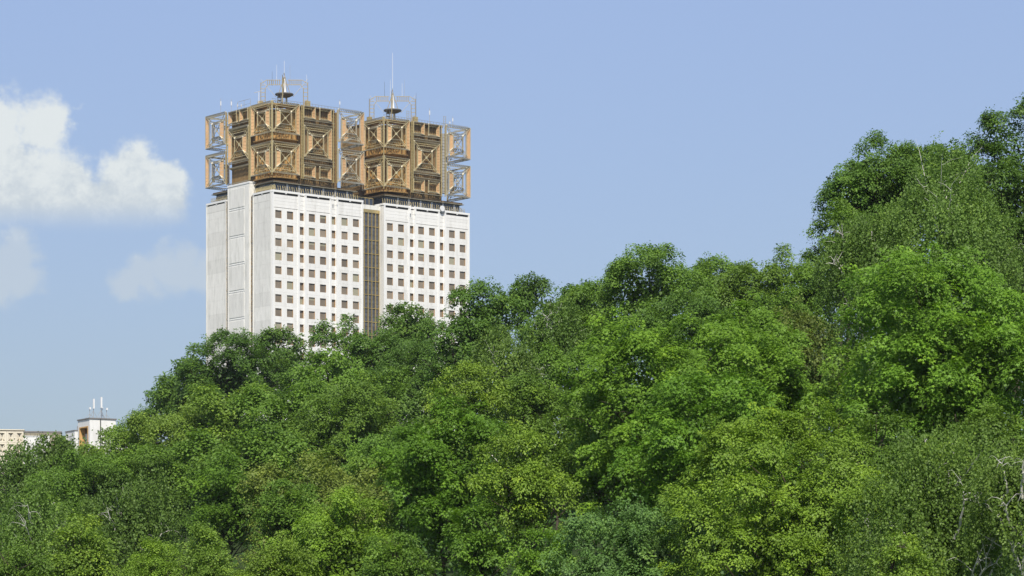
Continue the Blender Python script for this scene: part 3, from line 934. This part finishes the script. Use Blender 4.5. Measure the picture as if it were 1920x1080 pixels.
# ------------------------------------------------------------------ low buildings at the far left
def low_root(name, px, py, D, rz, label):
    p = at(px, py, D)
    o = empty(name, (p.x, p.y, LOW_Z), math.radians(rz))
    tag(o, label, 'building')
    return o, p.z - LOW_Z
LD = 560.0
PX = LD / F
o, zt = low_root('office_block', 168, 783, LD, 30, 'small white office block with an ochre-framed recess and antennas on its roof')
Wr, Wl = 5.6, 5.8
b = MB()
b.box(0, Wr, 0, 6.5, 0, zt - .15); b.box(.0, .3, 0, Wl, zt - .149, zt - .147)
# body with a recess in the left face: walls round the recess
b = MB()
b.box(1.3, Wr, 0, Wl + .6, 0, zt - .25)
b.box(0, 1.299, 0, .75, 0, zt - .25)
b.box(0, 1.299, .751, Wl + .6, zt - 1.6, zt - .25)
b.box(0, 1.299, Wl - .2, Wl + .6, 0, zt - 1.601)
b.build('wall', M['white'], o)
MB().box(-.15, Wr + .15, -.15, Wl + .75, zt - .249, zt).build('roof_edge', M['roofdark'], o)
MB().box(1.15, 1.299, .8, Wl - .25, 0, zt - 2.9).build('recess_wall', M['trim'], o)
MB().box(1.1, 1.299, .8, Wl - .25, zt - 2.85, zt - 1.65).build('recess_shade', M['brown'], o)  # brown strip painting the shadow at the top of the recess back wall
MB().box(-.06, 1.28, .76, 1.05, 0, zt - 1.62).build('jamb', M['orange'], o)
MB().box(-.06, 1.09, Wl - .5, Wl - .21, 0, zt - 1.62).build('jamb', M['orange'], o)
MB().box(-.06, 1.09, 1.06, Wl - .51, zt - 1.85, zt - 1.62).build('lintel', M['orange'], o)
MB().box(2.2, 2.35, -.2, -.02, 2, zt - .1).build('downpipe', M['dark'], o)
a = MB(); a.box(3.2, Wr + 2.2, -1.8, -.01, 0, zt - 3.2); a.build('lower_wing', M['white'], o)
MB().box(3.1, Wr + 2.3, -1.9, -.012, zt - 3.19, zt - 3.0).build('roof_edge', M['roofdark'], o)
for x, y, h, pan in ((1.4, 1.5, 3.9, .3), (2.9, 1.2, 4.3, .32), (.6, 1.5, 2.2, .3), (4.2, 1.5, 2.2, .3), (3.8, 3.0, 2.4, .22)):
    m_ = MB(); m_.cyl((x, y, zt), (x, y, zt + h), .07, n=6)
    m_.bar((x, y, zt + h * .4), (x + .9, y, zt), .07); m_.bar((x, y, zt + h * .4), (x - .9, y, zt), .07)
    mo = m_.build('antenna_mast', M['grey'], o)
    MB().box(x - pan / 2, x + pan / 2, y - .35, y - .08, zt + h * (.5 if h > 3.5 else .8), zt + h).build('antenna_panel', M['whitemetal'], mo)

o, zt = low_root('wall_block', 140, 806, LD + 12, 30, 'lower white wall block stepping down left of the ochre-framed block')
MB().box(0, 4, 0, 5.2, 0, zt - .2).build('wall', M['white'], o)
MB().box(-.1, 4.1, -.1, 5.3, zt - .199, zt).build('roof_edge', M['roofdark'], o)
MB().box(1.5, 3.6, .6, 2.6, zt + .001, zt + 1.0).build('roof_house', M['grey'], o)
MB().box(-.4, -.01, 4.0, 7.4, 0, zt - 1.6).build('side_wing', M['trim'], o)
for k in range(4): MB().box(-.03, -.005, .2, 3.9, zt - 1.2 - k * 1.1, zt - 1.14 - k * 1.1).build('joint', M['shadow_gap'], o)

o, zt = low_root('low_block', 44, 817, LD + 6, 8, 'flat white low block in front of the cream facade on the left')
MB().box(0, 5.2, 0, 4, 0, zt - .15).build('wall', M['white'], o)
MB().box(-.1, 5.3, -.1, 4.1, zt - .149, zt).build('roof_edge', M['trim'], o)

o, zt = low_root('shed_block', 46, 808, LD + 18, 8, 'grey-brown flat roofed block between the cream facade and the white wall')
MB().box(0, 7.5, 0, 5, 0, zt - .3).build('wall', M['slat'], o)
MB().box(-.1, 7.6, -.1, 5.1, zt - .299, zt).build('roof_edge', M['roofdark'], o)
for k in range(8): MB().box(.3 + k * .9, .36 + k * .9, -.06, -.005, 0, zt - .35).build('pilaster', M['shadow_gap'], o)

o, zt = low_root('cream_building', 45, 807, LD + 22, 8, 'cream building with a honeycomb of framed recesses at the left edge')
MB().box(-16, 0, .61, 8, 0, zt).build('wall', M['cream'], o)
cell_f = MB(); cw_, ch_ = 1.75, 2.3
for (x0, x1, z0, z1) in ((0, .3, 0, ch_), (cw_ - .3, cw_, 0, ch_), (.301, cw_ - .301, 0, .35), (.301, cw_ - .301, ch_ - .35, ch_)):
    cell_f.box(x0, x1, 0, .6, z0, z1)
cell_f.plate((.3, .02, .35), (.75, .3, .85), (.75, .3, ch_ - .85), (.3, .02, ch_ - .35), .05)
cell_f.plate((cw_ - .75, .3, .85), (cw_ - .3, .02, .35), (cw_ - .3, .02, ch_ - .35), (cw_ - .75, .3, ch_ - .85), .05)
cme = cell_f.mesh('framed_recess', M['cream'])
for i in range(9):
    for j in range(4):
        place(cme, 'framed_recess', o, (-(i + 1) * 1.77 - .05, 0, zt - (j + 1) * 2.33 - .2))
MB().box(-16.1, .1, -.1, 8.1, zt + .001, zt + .2).build('roof_edge', M['cream'], o)
# ------------------------------------------------------------------ trees
def unit(a):
    return a / (np.linalg.norm(a, axis=-1, keepdims=True) + 1e-9)

def leaf_mesh(name, P, D, Nn, L, shape, tint):
    """one mesh of leaves: base points P, directions D, normals Nn, lengths L"""
    n = len(P)
    D = unit(D); Sd = unit(np.cross(D, Nn)); Nn = np.cross(Sd, D)
    L = L[:, None]
    if shape == 'maple':      # hand shaped: three lobes
        ang = np.radians(48)
        c, s = math.cos(ang), math.sin(ang)
        V = np.stack([P, P + L * (D * c * .86 - Sd * s * .86 - Nn * .10), P + L * (D * .50 - Sd * .19 + Nn * .03), P + L * (D - Nn * .14),
                      P + L * (D * .50 + Sd * .19 + Nn * .03), P + L * (D * c * .86 + Sd * s * .86 - Nn * .10)], 1)
        T = np.array([[0, 2, 1], [0, 3, 2], [0, 4, 3], [0, 5, 4]])
    else:
        wd = .36 if shape == 'broad' else .40
        V = np.stack([P, P + L * (D * .45 - Sd * wd + Nn * .07), P + L * (D - Nn * .12), P + L * (D * .45 + Sd * wd + Nn * .07)], 1)
        T = np.array([[0, 2, 1], [0, 3, 2]])
    nv, nt = V.shape[1], len(T)
    V = V.reshape(-1, 3).astype(np.float32)
    Fi = (T[None] + (np.arange(n) * nv)[:, None, None]).reshape(-1).astype(np.int32)
    me = bpy.data.meshes.new(name)
    me.vertices.add(len(V)); me.vertices.foreach_set('co', V.ravel())
    me.loops.add(len(Fi)); me.loops.foreach_set('vertex_index', Fi)
    nf = n * nt
    me.polygons.add(nf)
    me.polygons.foreach_set('loop_start', np.arange(0, nf * 3, 3, dtype=np.int32))
    at_ = me.attributes.new('tint', 'FLOAT', 'FACE')
    at_.data.foreach_set('value', np.repeat(tint, nt).astype(np.float32))
    me.update(calc_edges=True)
    me.materials.append(M['leaf'])
    return me

def tube(b, pts, rad, n=6):
    """tapered tube through pts"""
    i0 = len(b.v); m = len(pts)
    for k, p in enumerate(pts):
        d = (pts[min(k + 1, m - 1)] - pts[max(k - 1, 0)]).normalized()
        x = d.cross(Vector((.31, .95, .05))).normalized(); y = d.cross(x)
        for j in range(n):
            t = 2 * math.pi * j / n
            b.v.append(tuple(p + (x * math.cos(t) + y * math.sin(t)) * rad[k]))
    for k in range(m - 1):
        for j in range(n):
            a = i0 + k * n + j; c = i0 + k * n + (j + 1) % n
            b.f.append((a, c, c + n, a + n))
    b.f.append(tuple(i0 + (m - 1) * n + j for j in range(n)))

TRI = 0
crown_pool = {}
def build_tree(kind, px, py, wpx, D, H, ck, label, seed):
    global TRI
    rng = np.random.default_rng(1000 + seed); rr = random.Random(seed)
    top = at(px, py, D)
    gz = ground_z(top.x, top.y) - .4
    H = top.z - gz
    rx = wpx * D / F / 2
    ry = rx * rng.uniform(.85, 1.05)
    ch = min(H * .92, max(rx * 2.3, H * .80), rx * 2.9)        # crown height
    share = None                                       # distant broadleaf trees share nine crown meshes
    fine = kind == 'broad' and ck in ('linden', 'linden2', 'olive', 'rust', 'yellow')    # feathery crowns
    if kind == 'broad' and D > 180:
        share = ('small' if wpx <= 115 else 'mid' if wpx <= 165 else 'large', fine, seed % 3)
        ch = min(H * .97, rx * 2.3)
    elif kind == 'broad' and (10 <= seed < 15 or seed >= 81):
        share = ('bush', fine, seed % 3)
        ch = min(H * .97, rx * 2.2)
    rz = ch / 2
    cz = H - rz * 1.0
    pxm = D / F                                        # metres per photo pixel
    # ---- boughs (big lobes) and the leaf clumps that cover them
    rm = (rx + ry + rz) / 3
    nm = int(np.clip(9 + wpx * .035, 10, 22))
    i = np.arange(nm) + .5
    zz = 1 - 1.75 * i / nm
    ph = i * 2.39996 + rng.uniform(0, 6)
    dr = np.stack([np.sqrt(1 - zz * zz) * np.cos(ph), np.sqrt(1 - zz * zz) * np.sin(ph), zz], 1)
    dr = unit(dr + rng.normal(0, .22, dr.shape))
    rad = rng.uniform(.52, .74, nm)
    size = np.array([rx, ry, rz])
    if kind == 'conifer':
        fac = np.clip(1.0 - (dr[:, 2] + 1) / 2, .05, 1) ** .8
        bc = np.stack([dr[:, 0] * rx * fac, dr[:, 1] * ry * fac, dr[:, 2] * rz * .95], 1)
        br = rng.uniform(.25, .40, nm) * rx
    else:
        egg = 1.0 - .18 * np.clip(dr[:, 2], 0, 1) ** 2
        bc = dr * rad[:, None] * size * np.stack([egg, egg, np.ones(nm)], 1)
        br = rng.uniform(.27, .43, nm) * rm
    bc = np.vstack([bc, np.zeros((1, 3))]); br = np.append(br, .55 * min(rx, rz)); nm += 1
    kk = 9 if wpx > 300 else 7 if wpx > 150 else 6
    if fine: kk += 4
    bi_ = np.repeat(np.arange(nm), kk)
    sd_ = unit(rng.normal(0, 1, (nm * kk, 3)) + .55 * unit(bc[bi_] + 1e-6) + np.array([0, -.1, .25]))
    cen = bc[bi_] + sd_ * (br[bi_] * rng.uniform(.66, 1.15, nm * kk))[:, None]
    lr = rng.uniform(.24 if fine else .30, .42 if fine else .52, nm * kk) * br[bi_]
    lob = rng.normal(0, .10, nm * kk)                    # every clump has its own tone
    # ---- leaf size and number
    if kind == 'maple': L0 = max(.15, 4.6 * pxm); shape = 'maple'; area = .36
    elif kind == 'birch': L0 = max(.085, 4.3 * pxm); shape = 'birch'; area = .40
    else: L0 = max(.095, 4.5 * pxm); shape = 'broad'; area = .36
    if share is not None and fine: L0 *= .88
    hpx = min(ch / pxm, 1.2 * wpx)
    vis = wpx * hpx * .8
    dens = {'maple': 4.15, 'birch': 4.0, 'broad': 4.0, 'conifer': 4}[kind] * (.8 if seed >= 84 or 10 <= seed < 15 else 1)
    nleaf = vis * dens / (area * (L0 / pxm) ** 2)
    per = 34 if kind == 'birch' else 64 if kind == 'maple' else 26 if fine else 54
    ns = int(nleaf / per)
    # ---- spray positions on the union of the lobes
    cand = ns * 7
    li = rng.choice(len(cen), cand, p=lr ** 2 / (lr ** 2).sum())
    wv = unit(rng.normal(0, 1, (cand, 3)))
    rj = rng.uniform(.82, 1.06, cand) if kind != 'birch' else rng.uniform(.6, 1.05, cand)
    shoot = rng.random(cand) < .09
    rj = np.where(shoot, rng.uniform(1.05, 1.65, cand), rj)
    p = cen[li] + wv * (lr[li] * rj)[:, None]
    keep = np.ones(cand, bool)
    for c0, r0_, own in [(cen[q], lr[q], q) for q in range(len(cen))]:
        keep &= (((p - c0) ** 2).sum(1) > .6 * r0_ * r0_) | (li == own)
    for c0, r0_ in zip(bc, br):
        keep &= ((p - c0) ** 2).sum(1) > .55 * r0_ * r0_
    e = p / np.array([rx, ry, rz])
    keep &= rng.random(cand) < np.clip(1.1 - 1.1 * np.clip(e[:, 1] + .1, 0, 1), .15, 1)     # sparser on the far side
    keep &= rng.random(cand) < np.clip(.66 + .75 * e[:, 2], .2, 1)
    if kind != 'birch': keep &= rng.random(cand) < np.clip(.85 + 1.5 * wv[:, 2], .05, 1)
    idx = rng.permutation(np.nonzero(keep)[0])[:ns]
    p = p[idx]; wv = wv[idx]; m = len(p); sh = shoot[idx]
    # uneven growth: bend the outline at several scales so that no crown stays a mound
    for lam, amp in ((1.5, .10), (.8, .075), (.42, .05), (.22, .03)):
        for _q in range(2):
            kv = unit(rng.normal(0, 1, (1, 3)))[0] * 2 * math.pi / (lam * rm)
            dv_ = unit(rng.normal(0, 1, (1, 3)) * np.array([1, 1, .8]))[0]
            p = p + dv_ * (amp * rm * np.sin(p @ kv + rng.uniform(0, 6.3)))[:, None]
    # a few leading shoots carry leaves above the rest
    ld = (p[:, 2] > .55 * rz) & (rng.random(m) < .10)
    p[ld, 2] += rng.random(ld.sum()) ** 2 * .16 * rm
    up = np.array([0, 0, 1.0])
    outw = unit(unit(e[idx]) * .6 + wv * .7)
    stint = np.clip(rng.normal(.45, .11, m) + .10 * sh + lob[li[idx]], 0, 1)
    P = np.repeat(p, per, 0); W = np.repeat(outw, per, 0); n = m * per
    if kind == 'birch':
        t = np.tile((np.arange(per) + .5) / per, m)
        ln = np.repeat(rng.uniform(.4, 1.2, m) * min(2.9, rx * .75), per)
        sway = np.repeat(rng.normal(0, .16, (m, 3)), per, 0); sway[:, 2] = 0
        pos = P + W * np.array([1, 1, .3]) * (.25 * ln * np.sin(t * 1.6))[:, None] + (sway + np.array([0, 0, -1.0])) * (ln * t)[:, None] + rng.normal(0, 1, (n, 3)) * (L0 * (.95 - .6 * t))[:, None]
        Dn = unit(rng.normal(0, .7, (n, 3)) + np.array([0, 0, -.9]))
        Nn = unit(W + np.repeat(rng.normal(0, .45, (m, 3)), per, 0) + rng.normal(0, .38, (n, 3)) + up * .3)
    else:
        ax = unit(.60 * wv + up * .62 + rng.normal(0, .2, (m, 3)) + np.array([0, -.15, 0]))
        t1 = unit(np.cross(ax, rng.normal(0, 1, (m, 3)))); t2 = np.cross(ax, t1)
        R = (rng.uniform(.7, 1.3, m) * (3.2 if kind == 'maple' else 2.6 if fine else 3.1) * L0)
        R = np.where(sh, R * .75, R)
        r = np.sqrt(rng.random(n)) ; a = rng.uniform(0, 2 * math.pi, n)
        Rr = np.repeat(R, per) * r
        rad_v = np.repeat(t1, per, 0) * np.cos(a)[:, None] + np.repeat(t2, per, 0) * np.sin(a)[:, None]
        AX = np.repeat(ax, per, 0)
        pos = P + rad_v * Rr[:, None] + AX * (np.repeat(R, per) * rng.normal(0, .32 if fine else .17, n) - .40 * Rr * r)[:, None] + rng.normal(0, L0 * .35, (n, 3))
        Dn = rad_v * .8 + W * .35 + np.array([0, 0, -.45]) + rng.normal(0, .3, (n, 3))
        Nn = unit(AX + rad_v * .45 + rng.normal(0, .30 if fine else .18, (n, 3)))
    L = L0 * rng.uniform(.5, 1.35, n)
    tint = np.clip(np.repeat(stint, per) + rng.normal(0, .11, n), 0, 1)
    # coarse foliage inside the crown, its shade put into a darker leaf tint
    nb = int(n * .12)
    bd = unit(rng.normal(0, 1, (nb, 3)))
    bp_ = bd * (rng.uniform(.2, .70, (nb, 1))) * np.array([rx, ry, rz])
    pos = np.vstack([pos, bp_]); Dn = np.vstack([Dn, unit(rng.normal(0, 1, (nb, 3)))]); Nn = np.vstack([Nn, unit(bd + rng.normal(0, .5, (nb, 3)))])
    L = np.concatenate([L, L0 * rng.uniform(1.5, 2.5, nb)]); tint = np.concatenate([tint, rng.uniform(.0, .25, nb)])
    root_t = empty({'maple': 'maple_tree', 'birch': 'birch_tree', 'conifer': 'spruce_tree'}.get(kind, 'broadleaf_tree'), (top.x, top.y, gz))
    tag(root_t, label, 'tree', 'trees on the wooded slope')
    off = np.array([0, 0, cz])
    # top of the crown stands where the photograph has it
    zmax = np.percentile(pos[:, 2], 99.7)
    pos[:, 2] += rz - zmax
    if share is not None and share in crown_pool:
        me, sx, sy, sz = crown_pool[share]
        cr = place(me, 'crown', root_t, (0, 0, cz))
        cr.rotation_euler = (0, 0, rr.uniform(-.7, .7))
        cr.scale = (rx / sx * rr.choice((-1, 1)), ry / sy, rz / sz)
    else:
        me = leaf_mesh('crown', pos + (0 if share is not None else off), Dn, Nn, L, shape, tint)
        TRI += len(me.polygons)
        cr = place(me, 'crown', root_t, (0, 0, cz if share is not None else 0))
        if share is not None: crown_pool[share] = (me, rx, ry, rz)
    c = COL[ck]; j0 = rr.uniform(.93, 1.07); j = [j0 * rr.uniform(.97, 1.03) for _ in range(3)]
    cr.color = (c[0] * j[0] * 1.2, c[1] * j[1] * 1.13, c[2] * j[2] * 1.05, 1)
    # ---- trunk and limbs
    bark = M['birchbark'] if kind == 'birch' else M['bark']
    b = MB()
    r0 = max(.12, H * .012) * (.8 if kind == 'birch' else 1.0)
    lean = Vector((rr.uniform(-.06, .06), rr.uniform(-.05, .02), 0)) * H
    pts = []; rads = []
    K = 8
    for k in range(K + 1):
        t = k / K
        z = t * (cz + rz * .72)
        pts.append(Vector((lean.x * t * t + rr.uniform(-.12, .12) * t, lean.y * t * t + rr.uniform(-.1, .1) * t, z)))
        rads.append(r0 * (1 - .9 * t) * (1.35 if k == 0 else 1))
    tube(b, pts, rads, 7)
    tk = b.build('trunk', bark, root_t)
    lb = MB()
    nlimb = min(len(cen), 26 if kind == 'birch' else 22)
    order = list(range(len(cen))); rr.shuffle(order)
    for q in order[:nlimb]:
        c_ = Vector(cen[q]) + Vector((0, 0, cz))
        t = max(.3, min(.95, (c_.z - rx * .5) / (cz + rz * .72)))
        s = pts[int(t * K)]
        mid = s.lerp(c_, .5) + Vector((rr.uniform(-.3, .3), rr.uniform(-.3, .3), rr.uniform(.0, .5)))
        e_ = c_ + Vector(sd_[q]) * float(lr[q]) * rr.uniform(.3, .9)
        rl = rads[int(t * K)] * .55 + .012
        tube(lb, [s, s.lerp(mid, .5) + Vector((0, 0, .1)), mid, mid.lerp(c_, .6), c_, e_], [rl, rl * .8, rl * .62, rl * .45, rl * .3, rl * .12], 5)
        for _ in range(2):
            f_ = mid.lerp(c_, rr.uniform(.1, .9))
            g_ = f_ + Vector((rr.uniform(-1, 1), rr.uniform(-1, .6), rr.uniform(-.1, 1))) * float(lr[q]) * .9
            tube(lb, [f_, f_.lerp(g_, .5) + Vector((0, 0, .08)), g_], [rl * .35, rl * .25, rl * .1], 4)
    if kind == 'birch':
        for _ in range(6 if D < 120 else 1 if wpx > 300 else 2):
            a0 = rr.uniform(-1.2, 1.2); ze = rr.uniform(-.35, .7)
            o_ = Vector((math.sin(a0) * rx, -math.cos(a0) * ry, 0)); hz_ = math.sqrt(1 - ze * ze)
            p0 = Vector((o_.x * .45 * hz_, o_.y * (.8 if D < 120 else .55) * hz_, cz + rz * (ze - .35)))
            p3 = Vector((o_.x * 1.04 * hz_, o_.y * (1.28 if D < 120 else 1.1) * hz_, cz + rz * (ze + rr.uniform(-.05, .12))))
            p1 = p0.lerp(p3, .4) + Vector((0, 0, .10 * rz)); p2 = p0.lerp(p3, .75) + Vector((rr.uniform(-.2, .2), -.15, .12 * rz))
            rb = max(.042, .9 * pxm) * rr.uniform(.7, 1.4)
            path = []
            for q_ in range(8):
                t = q_ / 7
                path.append(p0 * (1 - t) ** 3 + p1 * (3 * t * (1 - t) ** 2) + p2 * (3 * t * t * (1 - t)) + p3 * t ** 3 + Vector((rr.uniform(-1, 1), rr.uniform(-1, 0), rr.uniform(-1, 1))) * (.035 * rx))
            tube(lb, path, [rb * (1 - .85 * q_ / 7) for q_ in range(8)], 5)
            for _k in range(5):
                q_ = rr.randint(3, 6); f_ = path[q_]; rf = rb * (1 - .85 * q_ / 7) * .7
                g_ = f_ + Vector((rr.uniform(-.32, .32) * rx, -.08 * ry, rr.uniform(-.12, .2) * rz))
                m1 = f_.lerp(g_, .35) + Vector((0, -.05, .05 * rx)); m2 = f_.lerp(g_, .7) + Vector((0, -.05, .07 * rx))
                tube(lb, [f_, m1, m2, g_], [rf, rf * .7, rf * .45, rf * .12], 4)
    lb.build('limbs', bark, tk)
    return root_t

for t_ in TREES:
    build_tree(*t_)
# undergrowth between the trunks: nobody could count it
rng = np.random.default_rng(77)
ug = []
while len(ug) < 4600:
    y = 72 + 330 * rng.random() ** 1.5 ; x = rng.uniform(-.2, .2) * y
    ug.append((x, y, ground_z(x, y) + rng.uniform(.1, 2.6)))
ug = np.array(ug)
per = 12
P_ = np.repeat(ug, per, 0) + rng.normal(0, .55, (len(ug) * per, 3))
n_ = len(P_)
um = leaf_mesh('undergrowth', P_, unit(rng.normal(0, 1, (n_, 3)) + np.array([0, 0, -.2])), unit(rng.normal(0, .4, (n_, 3)) + np.array([0, -.4, .9])), rng.uniform(.22, .45, n_), 'broad', rng.uniform(.1, .6, n_))
TRI += len(um.polygons)
uo = place(um, 'undergrowth')
uo.color = (.085, .18, .038, 1)
tag(uo, 'shaded leafy undergrowth between the trunks of the slope', 'undergrowth', None, 'stuff')
print('leaf faces', TRI)

# ------------------------------------------------------------------ the air over the valley
hb = MB().box(-15000, 15000, -9000, 20000, -30, TOWER_Z + 135)
hm = bpy.data.materials.new('haze')
hm.use_nodes = True
hm.node_tree.nodes.clear()
pv = hm.node_tree.nodes.new('ShaderNodeVolumePrincipled')
pv.inputs['Color'].default_value = (.86, .92, 1.0, 1)
pv.inputs['Density'].default_value = .00005
pv.inputs['Anisotropy'].default_value = 0.0
ho = hm.node_tree.nodes.new('ShaderNodeOutputMaterial')
hm.node_tree.links.new(pv.outputs[0], ho.inputs['Volume'])
hz_o = hb.build('haze', hm)
tag(hz_o, 'thin summer haze over the valley', 'haze', None, 'stuff')
